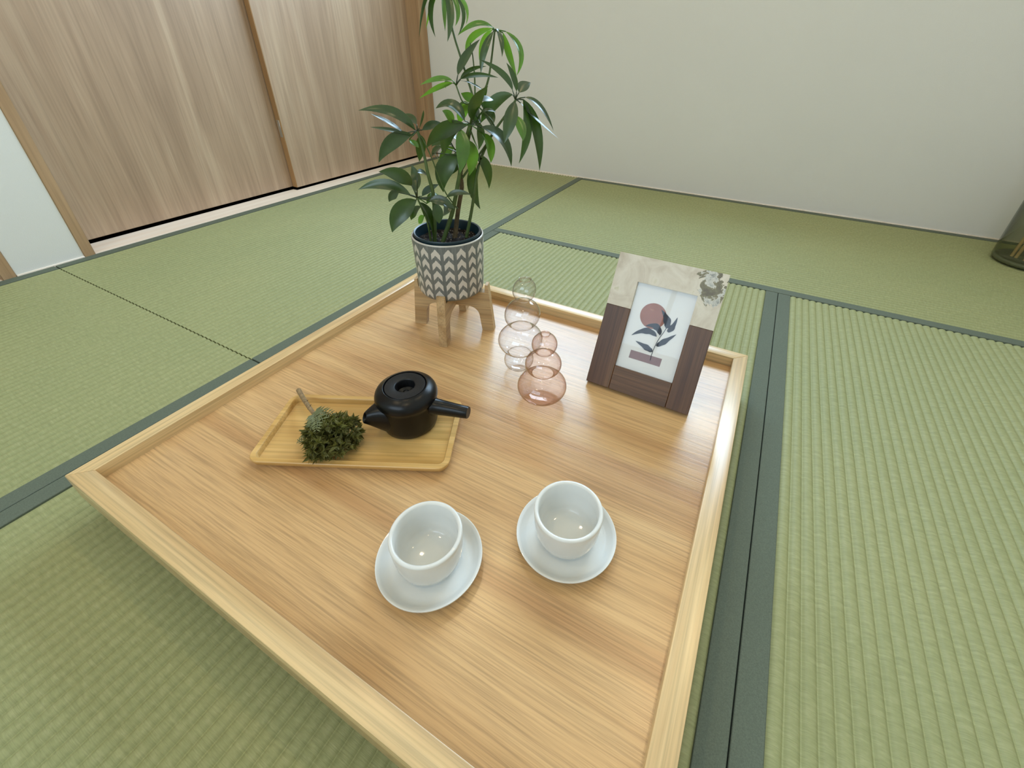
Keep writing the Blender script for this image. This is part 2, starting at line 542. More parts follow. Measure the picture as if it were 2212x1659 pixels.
# closet behind the doors and the dark opening further left, its shade coloured in
struct(panels('wall_closet', [(-2.62, .02, -.06, RZ)], M['dark'], 'x', -0.70, -0.66), 'closet back coloured dark as shade')
bm = bmesh.new()
bm_box(bm, -.66, -.13, -2.62, .02, -.10, -.03); bm_box(bm, -.66, -.13, -2.62, .02, 2.06, 2.1)
bm_box(bm, -.66, -.13, -2.66, -2.62, -.10, 2.1); bm_box(bm, -.66, -.17, .02, .06, -.10, 2.1)
bm_box(bm, -.66, -.13, -1.70, -1.66, -.03, 2.06)
struct(bm_obj('wall_closet_sides', bm, M['dark']), 'closet lining coloured dark as shade')

def trim(name, *a, mat='post', label=None, bevel=0.0015):
    return struct(box(name, *a, M[mat], None, bevel, 1), label)
trim('trim_1', -.13, .002, T1, T1b, -.02, DH + .04, label='slim wooden door post beside the white wall strip')
trim('trim_2', -.13, .002, T2, -.001, -.02, DH + .04, label='wooden door post in the room corner')
trim('trim_3', -.13, .002, T3, T3b, -.02, DH + .04, label='wooden post at the left edge of the white wall strip')
trim('trim_4', -.13, .002, T1b, T2, DH, DH + .04, mat='post', label='wooden door head')
bm = bmesh.new()
bm_box(bm, -.100, -.0005, T1b, -.852, -.02, .0012); bm_box(bm, -.0755, -.0005, -.852, T2, -.02, .0012)
struct(bm_obj('trim_5', bm, M['sill']), 'pale wooden door sill along the tatami')
trim('trim_6', -.13, .002, -2.60, T3, DH, DH + .04, mat='post', label='wooden door head')
trim('trim_7', -.100, -.0005, -2.60, T3, -.02, .0012, mat='sill', label='pale wooden sill at the far left')
struct(box('baseboard_back', 0.0, RX, -.0035, 0.0, -.02, .0045, M['sill'], None, .001, 1), 'thin pale strip along the foot of the beige wall')
struct(box('baseboard_left', 0.0, .0035, T3b, T1, -.02, .0045, M['sill'], None, .001, 1), 'thin pale strip at the foot of the white wall')

door1 = struct(box('door_1', -.132, -.107, -1.600, -.806, .010, DH, M['door'], None, .0015, 1), 'wide sliding door with vertical wood grain, set behind its neighbour')
door2 = struct(box('door_2', -.104, -.077, -.846, -.030, .010, DH, M['door'], None, .0015, 1), 'sliding door with vertical wood grain next to the room corner')
box('edge_band', -.1035, -.0775, -.8472, -.8455, .0105, DH - .001, M['door_edge'], door2)
lt = box('finger_pull', -.0985, -.0835, -.8486, -.8465, .207, .270, M['metal'], door2, .0008, 1)
lt['label'] = 'small pale metal pull plate'
door3 = struct(box('door_3', -.125, -.100, -2.60, T3 - .012, .018, DH, M['door'], None, .0015, 1), 'sliding door at the far left edge')

def window(name, axis, a0, a1, zz0, zz1, pos):
    e = struct(empty(name), 'window with a pale frame and a centre mullion')
    def bar(nm, u0, u1, v0, v1, t=.02):
        if axis == 'y': return box(nm, u0, u1, pos - t, pos + t, v0, v1, M['frame_white'], e, .002, 1)
        return box(nm, pos - t, pos + t, u0, u1, v0, v1, M['frame_white'], e, .002, 1)
    f = .03
    bar('frame_bottom', a0, a1, zz0, zz0 + f); bar('frame_head', a0, a1, zz1 - f, zz1)
    bar('frame_jamb', a0, a0 + f, zz0 + f, zz1 - f); bar('frame_jamb', a1 - f, a1, zz0 + f, zz1 - f)
    m = (a0 + a1) / 2
    bar('mullion', m - f / 2, m + f / 2, zz0 + f, zz1 - f)
    for u0, u1 in ((a0 + f, m - f / 2), (m + f / 2, a1 - f)):
        if axis == 'y': box('pane', u0, u1, pos - .002, pos + .002, zz0 + f, zz1 - f, M['pane'], e)
        else: box('pane', pos - .002, pos + .002, u0, u1, zz0 + f, zz1 - f, M['pane'], e)
window('window_1', 'y', x0, x1, z0, z1, .075)
window('window_2_added', 'y', FILL_WIN[0], FILL_WIN[1], FILL_WIN[2], FILL_WIN[3], RY - .075)  # added out of view to carry the rear fill light

# recessed ceiling lamps
for i, (lx, ly) in enumerate(((0.75, -0.9), (1.9, -0.9), (0.75, -2.5), (1.9, -2.5))):
    e = tag(empty('ceiling_lamp', (lx, ly, RZ)), 'round recessed ceiling lamp', 'lamp', 'recessed ceiling lamps')
    lathe('trim_ring', [(.046, -.001), (.060, -.004), (.060, 0), (.046, 0)], M['frame_white'], e, 32, True)
    lathe('diffuser', [(0, -.0015), (.045, -.0015)], M['lamp'], e, 32)
    l = area_light('lamp_light', (0, 0, -.006), (0, 0, 0), .09, .09, LAMP_W, LAMP_C, 'DISK')
    l.parent = e

# ------------------------------------------------------------------ low table
TZ, DEP, RIM = 0.075, 0.0182, 0.0227
S = TZ - DEP
TA, TB, TTH = 0.7308, 0.6959, 0.00613
FR = Vector((1.715, -1.288, 0))
tab = tag(empty('low_table', FR, TTH), 'square low wooden table with a raised pale rim on the tatami', 'table')
box('tabletop', -TA + .004, -.004, -TB + .004, -.004, S - .020, S, M['top'], tab)
def rail(pts, mat):
    """mitred rail: 4 plan points, top with small chamfer"""
    zt, zb = TZ, S - .026
    bm = bmesh.new()
    v = [bm.verts.new((p[0], p[1], zb)) for p in pts] + [bm.verts.new((p[0], p[1], zt)) for p in pts]
    for f in ((0, 1, 2, 3), (4, 5, 6, 7), (0, 1, 5, 4), (1, 2, 6, 5), (2, 3, 7, 6), (3, 0, 4, 7)):
        bm.faces.new([v[i] for i in f])
    bmesh.ops.bevel(bm, geom=list(bm.edges), offset=.0011, segments=2, profile=.5, affect='EDGES')
    sharp(bm_obj('rim_rail', bm, mat, tab), 40)
r = RIM
rail([(-TA, 0), (0, 0), (-r, -r), (-TA + r, -r)], M['rim_x'])
rail([(-TA, -TB), (0, -TB), (-r, -TB + r), (-TA + r, -TB + r)], M['rim_x'])
rail([(-TA, 0), (-TA, -TB), (-TA + r, -TB + r), (-TA + r, -r)], M['rim_y'])
rail([(0, 0), (0, -TB), (-r, -TB + r), (-r, -r)], M['rim_y'])
for sx in (-TA + .05, -.05 - .05):
    for sy in (-TB + .05, -.05 - .05):
        box('leg', sx, sx + .05, sy, sy + .05, 0.0008, S - .020, M['rim_x'], tab, .004, 2)

# ------------------------------------------------------------------ cups and saucers
def saucer(loc, label):
    o = lathe('saucer', [(0, .0030), (.024, .0030), (.026, .0), (.029, .0), (.031, .0030), (.046, .0046), (.0535, .0100), (.0566, .0140),
                         (.0564, .0150), (.0552, .0151), (.0520, .0118), (.0475, .0076), (.0440, .0060), (.0400, .0054), (0, .0054)], M['porcelain'], None, 80, False, 60)
    o.location = loc
    return tag(o, label, 'saucer', 'white saucers')
def cup(loc, label):
    o = lathe('tea_cup', [(0, .0015), (.0205, .0015), (.0215, 0), (.0235, 0), (.0250, .0025), (.0300, .0062), (.0337, .0125), (.0356, .0200), (.0368, .032), (.0376, .0485),
                          (.0373, .0499), (.0360, .0506), (.0340, .0504), (.0328, .0488), (.0324, .034), (.0317, .022), (.0298, .0135), (.0258, .0086), (.020, .0068), (0, .0064)],
              M['porcelain'], None, 80, False, 60)
    o.location = loc
    return tag(o, label, 'cup', 'white handleless tea cups')
saucer((1.4470, -1.8483, S + .0002), 'white round saucer under the tea cup nearest the camera')
cup((1.4470, -1.8483, S + .0058), 'white handleless tea cup on the saucer nearest the camera')
saucer((1.5651, -1.7526, S + .0002), 'white round saucer under the tea cup nearest the table rim')
cup((1.5651, -1.7526, S + .0058), 'white handleless tea cup on the saucer nearest the right rim')

# ------------------------------------------------------------------ bamboo tray
c4 = [at_z(*q, S + .014) for q in ((628, 852), (1001, 863), (968, 1016), (535, 996))]
ux = ((c4[1] - c4[0]) + (c4[2] - c4[3])).normalized()
ta = math.atan2(ux.y, ux.x)
TL, TWD = 0.2665, 0.1315
tc_ = sum(c4, Vector()) / 4
def rrect(hx, hy, rr, n=6):
    out = []
    for cx, cy, a0 in ((hx - rr, hy - rr, 0), (-hx + rr, hy - rr, PI / 2), (-hx + rr, -hy + rr, PI), (hx - rr, -hy + rr, 1.5 * PI)):
        for i in range(n + 1):
            a = a0 + PI / 2 * i / n
            out.append((cx + rr * math.cos(a), cy + rr * math.sin(a)))
    return out
def loops(name, rings, mat, parent=None, cap0=True, cap1=True, deg=40):
    verts, faces = [], []
    n = len(rings[0][0])
    for pts, z in rings:
        verts += [(x, y, z) for x, y in pts]
    for i in range(len(rings) - 1):
        for k in range(n):
            k2 = (k + 1) % n
            faces.append((i * n + k, i * n + k2, (i + 1) * n + k2, (i + 1) * n + k))
    if cap0: faces.append(tuple(range(n)))
    if cap1: faces.append(tuple((len(rings) - 1) * n + k for k in range(n)))
    return sharp(mesh_obj(name, verts, faces, mat, parent), deg)
hx, hy = TL / 2, TWD / 2
tray = loops('serving_tray', [(rrect(hx - .008, hy - .008, .010), 0.0), (rrect(hx - .002, hy - .002, .014), .006), (rrect(hx, hy, .016), .0125), (rrect(hx, hy, .016), .0138),
                              (rrect(hx - .0008, hy - .0008, .0152), .0146), (rrect(hx - .0072, hy - .0072, .0088), .0146), (rrect(hx - .0082, hy - .0082, .0078), .0136),
                              (rrect(hx - .0095, hy - .0095, .0065), .0064), (rrect(hx - .0105, hy - .0105, .0055), .0060)], M['bamboo'])
tray.location = (tc_.x, tc_.y, S + .0002)
tray.rotation_euler = (0, 0, ta)
tag(tray, 'small rectangular bamboo tray with rounded corners under the black teapot', 'tray')
TF = S + .0064                                   # floor of the tray

# ------------------------------------------------------------------ teapot
pot = tag(empty('teapot', (1.2903, -1.6992, TF)), 'black clay side-handled teapot standing on the bamboo tray', 'teapot')
lathe('body', [(0, .002), (.030, .002), (.0325, .0), (.0355, .0005), (.0385, .004), (.0402, .012), (.0410, .030), (.0414, .0455), (.0416, .0492), (.0432, .0505), (.0437, .0530), (.0434, .0565), (.0425, .0597), (.0405, .0632),
               (.0370, .0662), (.0335, .0682), (.0312, .0694), (.0304, .0702), (.0297, .0700), (.0293, .0690), (.0292, .062), (.020, .0525), (0, .052)], M['clay'], pot, 80, False, 50)
lid = lathe('lid', [(.0285, .0642), (.0285, .0688), (.0278, .0696), (.0150, .0699), (.0140, .0694), (.0132, .0680), (.0126, .0560), (.0060, .0530), (.0050, .0545), (.0042, .0580), (.0030, .0592), (0, .0594)],
            M['clay_lid'], pot, 64, False, 45)
lid['label'] = 'flat round lid with a sunken centre'
# spout
tip = Vector((1.2626, -1.7536, .100)) - Vector((1.2903, -1.6992, TF))
dirs = Vector((tip.x, tip.y, 0)).normalized()
side = Vector((-dirs.y, dirs.x, 0))
rl = Vector((tip.x, tip.y, 0)).length
def spout_ring(rr, zc, hw, hh, tilt, n=20):
    out = []
    for k in range(n):
        a = 2 * PI * k / n
        cs, sn = math.cos(a), math.sin(a)
        e = 0.75
        y = hw * math.copysign(abs(cs) ** e, cs) * (1.0 - .25 * (sn < 0) * abs(sn))
        z = hh * math.copysign(abs(sn) ** e, sn)
        out.append(dirs * (rr + z * tilt) + side * y + Vector((0, 0, zc + z)))
    return out
rings = [spout_ring(.029, .0285, .0250, .0265, 0), spout_ring(.038, .0300, .0205, .0240, .0), spout_ring(.046, .0342, .0145, .0185, -.10), spout_ring(.054, .0385, .0098, .0125, -.25),
         spout_ring(rl, .0410, .0060, .0075, -.45), spout_ring(rl + .0006, .0410, .0052, .0066, -.45), spout_ring(rl - .001, .0410, .0044, .0058, -.45), spout_ring(rl - .012, .0395, .0046, .0060, -.3)]
vv = [p for r_ in rings for p in r_]
ff = []
for i in range(len(rings) - 1):
    for k in range(20):
        k2 = (k + 1) % 20
        ff.append((i * 20 + k, i * 20 + k2, (i + 1) * 20 + k2, (i + 1) * 20 + k))
ff.append(tuple((len(rings) - 1) * 20 + k for k in range(20)))
sharp(mesh_obj('spout', vv, ff, M['clay'], pot), 45)
hd = Vector((1.3815, -1.6785, 0)) - Vector((1.2903, -1.6992, 0))
hdn = hd.normalized()
hz = Vector((0, 0, .0415))
hl = hd.length
P = [(0.036, .0128), (.0425, .0126), (.0440, .0116), (.060, .0104), (.080, .0092), (hl - .001, .0086), (hl, .0080), (hl - .0002, .0062), (hl - .010, .0056)]
sharp(mesh_obj('handle', *tube_data([hdn * a + hz + Vector((0, 0, (a - .04) * .03)) for a, _ in P], [b for _, b in P], 28), M['clay'], pot), 45)

# ------------------------------------------------------------------ dried sprig on the tray
spr = tag(empty('dried_bouquet', at_z(715, 945, TF)), 'bushy dried green sprig lying on the bamboo tray', 'dried plant')
so = spr.location
def w2s(v): return Vector(v) - so
st0, st1, st2 = at_z(645, 843, TF + .016), at_z(677, 892, TF + .022), at_z(712, 925, TF + .020)
tube('stem', [w2s(p) for p in through(st0, st1, st2, 8)], [.0038, .0036, .0033, .0031, .0029, .0026, .0022, .0018, .0014], M['twig'], spr, 8)
for k, (t_, dx, dz) in enumerate(((.25, .010, .006), (.32, -.009, .004), (.38, .012, .002), (.45, -.008, .005))):
    a = st0.lerp(st1, t_ * 1.6)
    tube('twig', [w2s(a), w2s(a + (st1 - st0).normalized() * .010 + Vector((dx * .4, -dx * .5, dz)))], [.0010, .0005], M['twig'], spr, 6)
rnd = random.Random(11)
cen = at_z(712, 940, TF + .020)
axd = (st2 - st1); axd.z = 0; axd.normalize()
sdd = Vector((-axd.y, axd.x, 0))
def leaflet(verts, faces, p, d, nrm, ln, wd):
    """small pointed, slightly folded leaf"""
    s_ = d.cross(nrm)
    if s_.length < 1e-4: s_ = d.orthogonal()
    s_.normalize()
    up = s_.cross(d)
    b = len(verts)
    verts += [p, p + d * ln * .4 + s_ * wd + up * wd * .4, p + d * ln, p + d * ln * .4 - s_ * wd + up * wd * .4, p + d * ln * .45 - up * wd * .2]
    faces += [(b, b + 1, b + 4), (b + 1, b + 2, b + 4), (b + 2, b + 3, b + 4), (b + 3, b, b + 4)]
def foliage(count, rng, cen, radii, ln, name, mat, front=None):
    verts, faces = [], []
    for i in range(count):
        while True:
            q = Vector((rng.uniform(-1, 1), rng.uniform(-1, 1), rng.uniform(-1, 1)))
            if 0.25 < q.length < 1: break
        q = q.normalized() * (rng.random() ** .35)
        # pear shaped: narrow towards the stem
        sc = 0.45 + 0.55 * min(1, (q.x + 1) / 1.15)
        p = cen + axd * q.x * radii[0] + sdd * q.y * radii[1] * sc + Vector((0, 0, q.z * radii[2] * sc))
        if p.z < TF + .004: p.z = TF + .004 + rng.random() * .003
        out = (p - (cen - axd * radii[0] * .7)).normalized()
        for j in range(8):
            d = (out * .8 + Vector((rng.gauss(0, 1), rng.gauss(0, 1), rng.gauss(0, 1) + .2)) * .75).normalized()
            l_ = ln * rng.uniform(.6, 1.2)
            if p.z + d.z * l_ < TF + .001: d.z = abs(d.z)
            leaflet(verts, faces, w2s(p), d, Vector((rng.gauss(0, 1), rng.gauss(0, 1), 1)).normalized(), l_, l_ * .20)
    o = mesh_obj(name, verts, faces, mat, spr)
    o['kind'] = 'stuff'
    return o
foliage(330, rnd, cen, (.040, .040, .022), .0105, 'foliage', M['moss'])
# two feathery pale fronds at the neck, one small sprig sticking out
def frond(p0, p1, p2, ln, pairs, mat):
    pts = through(p0, p1, p2, pairs)
    v, f = tube_data([w2s(p) for p in pts], .0006, 5)
    nrm = Vector((0, -.3, 1)).normalized()
    for i in range(1, pairs + 1):
        d = (pts[min(i + 1, pairs)] - pts[i - 1]).normalized()
        s_ = d.cross(nrm).normalized()
        l_ = ln * (1.15 - .6 * i / pairs)
        for sg in (-1, 1):
            leaflet(v, f, w2s(pts[i]), (d * .55 + s_ * sg + Vector((0, 0, rnd.uniform(-.2, .2)))).normalized(), nrm, l_, l_ * .17)
    return mesh_obj('frond', v, f, mat, spr)
def px(x, y, z): return at_z(x, y, TF + z)
frond(px(676, 892, .024), px(692, 898, .042), px(700, 922, .040), .0125, 9, M['moss_pale'])
frond(px(676, 892, .024), px(676, 908, .040), px(668, 928, .034), .0125, 10, M['moss_pale'])
frond(px(676, 892, .024), px(684, 905, .044), px(684, 928, .044), .0120, 10, M['moss_pale'])
frond(px(676, 892, .024), px(705, 890, .036), px(725, 905, .034), .0105, 9, M['moss_pale'])
frond(px(676, 925, .020), px(660, 940, .020), px(644, 952, .014), .0090, 7, M['moss_pale'])
frond(px(720, 905, .030), px(745, 905, .034), px(768, 920, .026), .0090, 9, M['moss'])

# ------------------------------------------------------------------ glass vases
def bubble_vase(name, base, bulbs, neck, lip, mat, label, lean):
    """bulbs: (zc, r, half height) from the bottom up; necks where they meet; lip: (z, r)"""
    prof = []
    z0_, r0_, h0_ = bulbs[0]
    prof.append((0, .0022)); prof.append((r0_ * .42, .0012)); 
    for i, (zc, rb, hh) in enumerate(bulbs):
        lo = -PI / 2 if i == 0 else None
        rl_ = r0_ * .55 if i == 0 else neck[i - 1]
        rt_ = neck[i] if i < len(bulbs) - 1 else lip
        a0 = -math.acos(min(1, rl_ / rb)); a1 = math.acos(min(1, rt_ / rb))
        for k in range(19):
            a = a0 + (a1 - a0) * k / 18
            prof.append((rb * math.cos(a), zc + hh * math.sin(a)))
    top = prof[-1]
    prof.append((top[0] * .93, top[1] + .0012)); prof.append((top[0] * 1.02, top[1] + .0022)); prof.append((top[0] * .90, top[1] + .0016)); prof.append((top[0] * .86, top[1] - .002))
    zmin = min(p_[1] for p_ in prof)
    prof = [(r_, z_ - zmin) for r_, z_ in prof]
    right = Vector((.882, .472))
    o = lathe(name, prof, mat, None, 72, False, 80, lambda z: (right.x * lean * z, right.y * lean * z))
    o.location = (base[0], base[1], S + .0003)
    return tag(o, label, 'vase', 'bubble glass vases')
bubble_vase('bubble_vase', (1.3625, -1.5035), [(.0215, .0255, .0205), (.0630, .0375, .0280), (.1120, .0292, .0272), (.1565, .0188, .0205)], [.0185, .0175, .0085], .0098, M['glass'],
            'tall clear glass vase of four stacked bubbles beside the plant stand', .055)
bubble_vase('bubble_vase', (1.4324, -1.5519), [(.0270, .0390, .0265), (.0705, .0282, .0215), (.1065, .0193, .0190)], [.0165, .0098], .0075, M['amber'],
            'short amber pink glass vase of three stacked bubbles', .012)

# ------------------------------------------------------------------ picture frame
FW, FH, FT = .1675, .2205, .013
FP = Vector((1.4818, -1.4831, S + .0062)); FYAW, FAL = -.0056, 1.091
fr_u = Vector((math.cos(FYAW), math.sin(FYAW), 0))
fr_b = Vector((-fr_u.y, fr_u.x, 0))
fr_v = fr_b * math.cos(FAL) + Vector((0, 0, math.sin(FAL)))
fr_n = fr_u.cross(fr_v)                         # out of the picture
pf = tag(empty('picture_frame', FP), 'dark wood and onyx picture frame leaning back on the table', 'picture frame')
pf.rotation_euler = Matrix((fr_u, fr_v, fr_n)).transposed().to_euler()
IL, IR, IB, IT, RB = .0395, .1325, .0395, .1800, .1350
box('left_stile', 0, IL, 0, RB, -FT, 0, M['walnut'], pf, .0008, 1)
box('right_stile', IR, FW, 0, RB, -FT, 0, M['walnut'], pf, .0008, 1)
box('bottom_rail', IL + .0002, IR - .0002, 0, IB, -FT, -.0002, M['walnut_x'], pf, .0006, 1)
bm = bmesh.new()
oc = [(0, RB), (IL, RB), (IL, IT), (IR, IT), (IR, RB), (FW, RB), (FW, FH), (0, FH)]
va = [bm.verts.new((x, y, .0)) for x, y in oc]; vb = [bm.verts.new((x, y, -FT)) for x, y in oc]
for q in ((0, 1, 2, 7), (7, 2, 3, 6), (6, 3, 4, 5)):
    bm.faces.new([va[i] for i in q]); bm.faces.new([vb[i] for i in q])
for i in range(8): bm.faces.new((va[i], va[(i + 1) % 8], vb[(i + 1) % 8], vb[i]))
rs = bm_obj('onyx_top', bm, M['resin'], pf)
rs['label'] = 'mottled cream onyx upper part'
prn = box('print', IL - .002, IR + .002, IB - .002, IT + .002, -.0085, -.0075, M['paper'], pf)
prn['label'] = 'white print with a terracotta sun and navy leaves'
def flat(name, pts, mat, z, h=.00025):
    n_ = len(pts)
    v = [(x, y, z) for x, y in pts] + [(x, y, z + h) for x, y in pts]
    f = [tuple(range(n_)), tuple(range(n_, 2 * n_))] + [(i, (i + 1) % n_, n_ + (i + 1) % n_, n_ + i) for i in range(n_)]
    return mesh_obj(name, v, f, mat, prn)
ZP = -.00745
sx_, sy_, sr = .0760, .1330, .0205
flat('printed_sun', [(sx_ + sr * math.cos(2 * PI * k / 40), sy_ + sr * math.sin(2 * PI * k / 40)) for k in range(40)], M['ink_sun'], ZP)
flat('printed_block', [(.0565, .0580), (.1070, .0580), (.1075, .0712), (.0570, .0712)], M['ink_block'], ZP)
def ribbon(name, pts, ws, mat, z):
    L, R_ = [], []
    for i, p_ in enumerate(pts):
        d = (pts[min(i + 1, len(pts) - 1)] - pts[max(i - 1, 0)]).normalized()
        s_ = Vector((-d.y, d.x))
        L.append(p_ + s_ * ws[i]); R_.append(p_ - s_ * ws[i])
    v = [(p_.x, p_.y, z) for p_ in L + R_] + [(p_.x, p_.y, z + .0002) for p_ in L + R_]
    n_ = len(pts); f = []
    for i in range(n_ - 1):
        f += [(i, i + 1, n_ + i + 1, n_ + i), (2 * n_ + i, 2 * n_ + i + 1, 3 * n_ + i + 1, 3 * n_ + i)]
        f += [(i, i + 1, 2 * n_ + i + 1, 2 * n_ + i), (n_ + i, n_ + i + 1, 3 * n_ + i + 1, 3 * n_ + i)]
    return mesh_obj(name, v, f, mat, prn)
V2 = lambda x, y: Vector((x, y))
stp = [V2(.0905, .0635), V2(.0902, .072), V2(.0906, .080), V2(.0916, .088), V2(.0932, .0965), V2(.0955, .1045), V2(.0985, .1125), V2(.1005, .1195)]
ribbon('printed_stem', stp, [.00045] * 8, M['ink_leaf'], ZP + .0003)
for a, m_, b, wd in (((.0900, .1030), (.0720, .1075), (.0515, .0945), .0048), ((.0945, .1065), (.0850, .1180), (.0690, .1148), .0050), ((.1003, .1195), (.0985, .1320), (.0860, .1460), .0056),
                     ((.1025, .1165), (.1085, .1225), (.1125, .1405), .0042), ((.0932, .0885), (.1030, .0985), (.1175, .1145), .0042), ((.0900, .0780), (.0790, .0820), (.0605, .0870), .0044)):
    pts = [Vector(p_) for p_ in through(V2(*a), V2(*m_), V2(*b), 14)]
    ws = [max(.0002, wd * math.sin(PI * (i / 14) ** .8) ** .9) * (1 + .12 * math.sin(i * 1.1)) for i in range(15)]
    ribbon('printed_leaf', pts, ws, M['ink_leaf'], ZP + .0005)
box('glass', IL - .001, IR + .001, IB - .001, IT + .001, -.0058, -.0048, M['frame_glass'], pf)
box('back_board', .006, FW - .006, .006, FH - .006, -FT - .003, -FT + .0005, M['board'], pf, .001, 1)
# easel strut behind, from the back board down to the table
Mi = pf.matrix_basis if False else Matrix.Translation(FP) @ pf.rotation_euler.to_matrix().to_4x4()
inv = Mi.inverted()
topc = Vector((FW / 2, .150, -FT - .003))
wtop = Mi @ topc
foot = Vector((wtop.x, wtop.y + .045, S + .001))
ft_l = inv @ foot
bm = bmesh.new()
q = [topc + Vector((-.012, 0, 0)), topc + Vector((.012, 0, 0)), ft_l + Vector((.024, 0, 0)), ft_l + Vector((-.024, 0, 0))]
dz = Vector((0, .0022, -.0022))
va = [bm.verts.new(v) for v in q]; vb = [bm.verts.new(v + dz) for v in q]
bm.faces.new(va); bm.faces.new(vb)
for i in range(4): bm.faces.new((va[i], va[(i + 1) % 4], vb[(i + 1) % 4], vb[i]))
bm_obj('easel_strut', bm, M['board'], pf)

# ------------------------------------------------------------------ plant stand
PC = Vector((1.183, -1.444, 0))
SA = math.radians(19.6)
DECK, POST = .084, .100
ps = tag(empty('plant_stand', (PC.x, PC.y, S + .0003), SA), 'small wooden four-legged plant stand in the table corner', 'plant stand')
def board(hx0, th, notch_up, rz, mat):
    """half-lapped stand board: splayed legs, arch between them, end posts rising past the deck"""
    xo_b, xo_t = hx0, hx0 - .010
    xi_b = hx0 - .0235
    def xo(z): return xo_b + (xo_t - xo_b) * z / POST
    out = [(-xo_b, .0), (-xo(POST), POST), (-xo(POST) + .0055, POST), (-xo(POST) + .0065, DECK)]
    out += [(xo(POST) - .0065, DECK), (xo(POST) - .0055, POST), (xo(POST), POST), (xo_b, 0), (xi_b, 0)]
    arch = []
    za = .052
    xa = xi_b - .004
    for k in range(9):
        a = k / 8 * PI / 2
        arch.append((xa - .022 + .022 * math.cos(a), .030 + (za - .030) * math.sin(a)))
    out += arch + [(-x, z) for x, z in reversed(arch)] + [(-xi_b, 0)]
    n_ = len(out)
    v = [(x, -th / 2, z) for x, z in out] + [(x, th / 2, z) for x, z in out]
    bm = bmesh.new()
    bv = [bm.verts.new(p_) for p_ in v]
    for tri in tessellate_polygon([[Vector((x, z, 0)) for x, z in out]]):
        bm.faces.new([bv[i] for i in tri]); bm.faces.new([bv[n_ + i] for i in tri])
    for i in range(n_): bm.faces.new((bv[i], bv[(i + 1) % n_], bv[n_ + (i + 1) % n_], bv[n_ + i]))
    o = bm_obj('cross_board', bm, mat, ps)
    o.rotation_euler = (0, 0, rz)
    return o
board(.0815, .0150, True, 0, M['stand'])
bb = board(.0785, .0150, False, PI / 2, M['stand'])
bb.location.z = .0

# ------------------------------------------------------------------ planter, nursery pot, soil
PZ = S + DECK + .0006
PH, PRB, PRT = .1110, .0602, .0640
pl = tag(empty('planter', (PC.x, PC.y, PZ)), 'grey ceramic planter with cream chevron print on the plant stand', 'planter')
lathe('body', [(0, 0), (PRB - .010, 0), (PRB - .004, .0018), (PRB - .0005, .0065), (PRB + .0005, .012), (PRT - .0004, PH - .003), (PRT - .0006, PH - .0022)], M['planter'], pl, 96, False, 60)
lathe('rim', [(PRT - .0006, PH - .0022), (PRT - .0010, PH - .0006), (PRT - .0022, PH), (PRT - .0034, PH - .0006), (PRT - .0040, PH - .003), (PRB - .006, .008), (0, .006)], M['planter_rim'], pl, 96, False, 60)
plant = tag(empty('potted_plant', (PC.x, PC.y, PZ + .0066)), 'leafy green umbrella plant with long narrow leaves growing in the planter', 'plant')
po = plant.location.copy()
npz = PH + .0050 - .0066
lathe('nursery_pot', [(0, 0), (.046, 0), (.0575, npz - .008), (.0592, npz - .004), (.0594, npz - .001), (.0585, npz), (.0560, npz - .0008), (.0548, npz - .006), (.0530, npz - .020), (.044, .004), (0, .004)],
      M['teal'], plant, 72, False, 50)
def soil_h(x, y): return .0018 * math.sin(x * 170 + 1) * math.cos(y * 210) + .0012 * math.sin(x * 430 + y * 380)
sv, sf = [(0, 0, npz - .017)], []
for i in range(1, 9):
    for k in range(40):
        a = 2 * PI * k / 40; rr = .0530 * i / 8
        x, y = rr * math.cos(a), rr * math.sin(a)
        sv.append((x, y, npz - .017 + soil_h(x, y)))
for k in range(40): sf.append((0, 1 + k, 1 + (k + 1) % 40))
for i in range(7):
    for k in range(40):
        a_, b_ = 1 + i * 40, 1 + (i + 1) * 40
        sf.append((a_ + k, a_ + (k + 1) % 40, b_ + (k + 1) % 40, b_ + k))
soil = mesh_obj('soil', sv, sf, M['soil'], plant)
SOILZ = npz - .017
cv, cf = [], []
for i in range(150):
    a, rr = rnd.uniform(0, 2 * PI), .050 * math.sqrt(rnd.random())
    x, y = rr * math.cos(a), rr * math.sin(a)
    s_ = rnd.uniform(.0009, .0022)
    c_ = Vector((x, y, SOILZ + soil_h(x, y) + s_ * .3))
    b_ = len(cv)
    for d in ((1, 0, 0), (-1, 0, 0), (0, 1, 0), (0, -1, 0), (0, 0, 1), (0, 0, -1)):
        cv.append(c_ + Vector(d) * s_ * rnd.uniform(.6, 1.3))
    for t_ in ((0, 2, 4), (2, 1, 4), (1, 3, 4), (3, 0, 4), (2, 0, 5), (1, 2, 5), (3, 1, 5), (0, 3, 5)):
        cf.append(tuple(b_ + q for q in t_))
ch = mesh_obj('soil_chips', cv, cf, M['perlite'], soil); ch['kind'] = 'stuff'

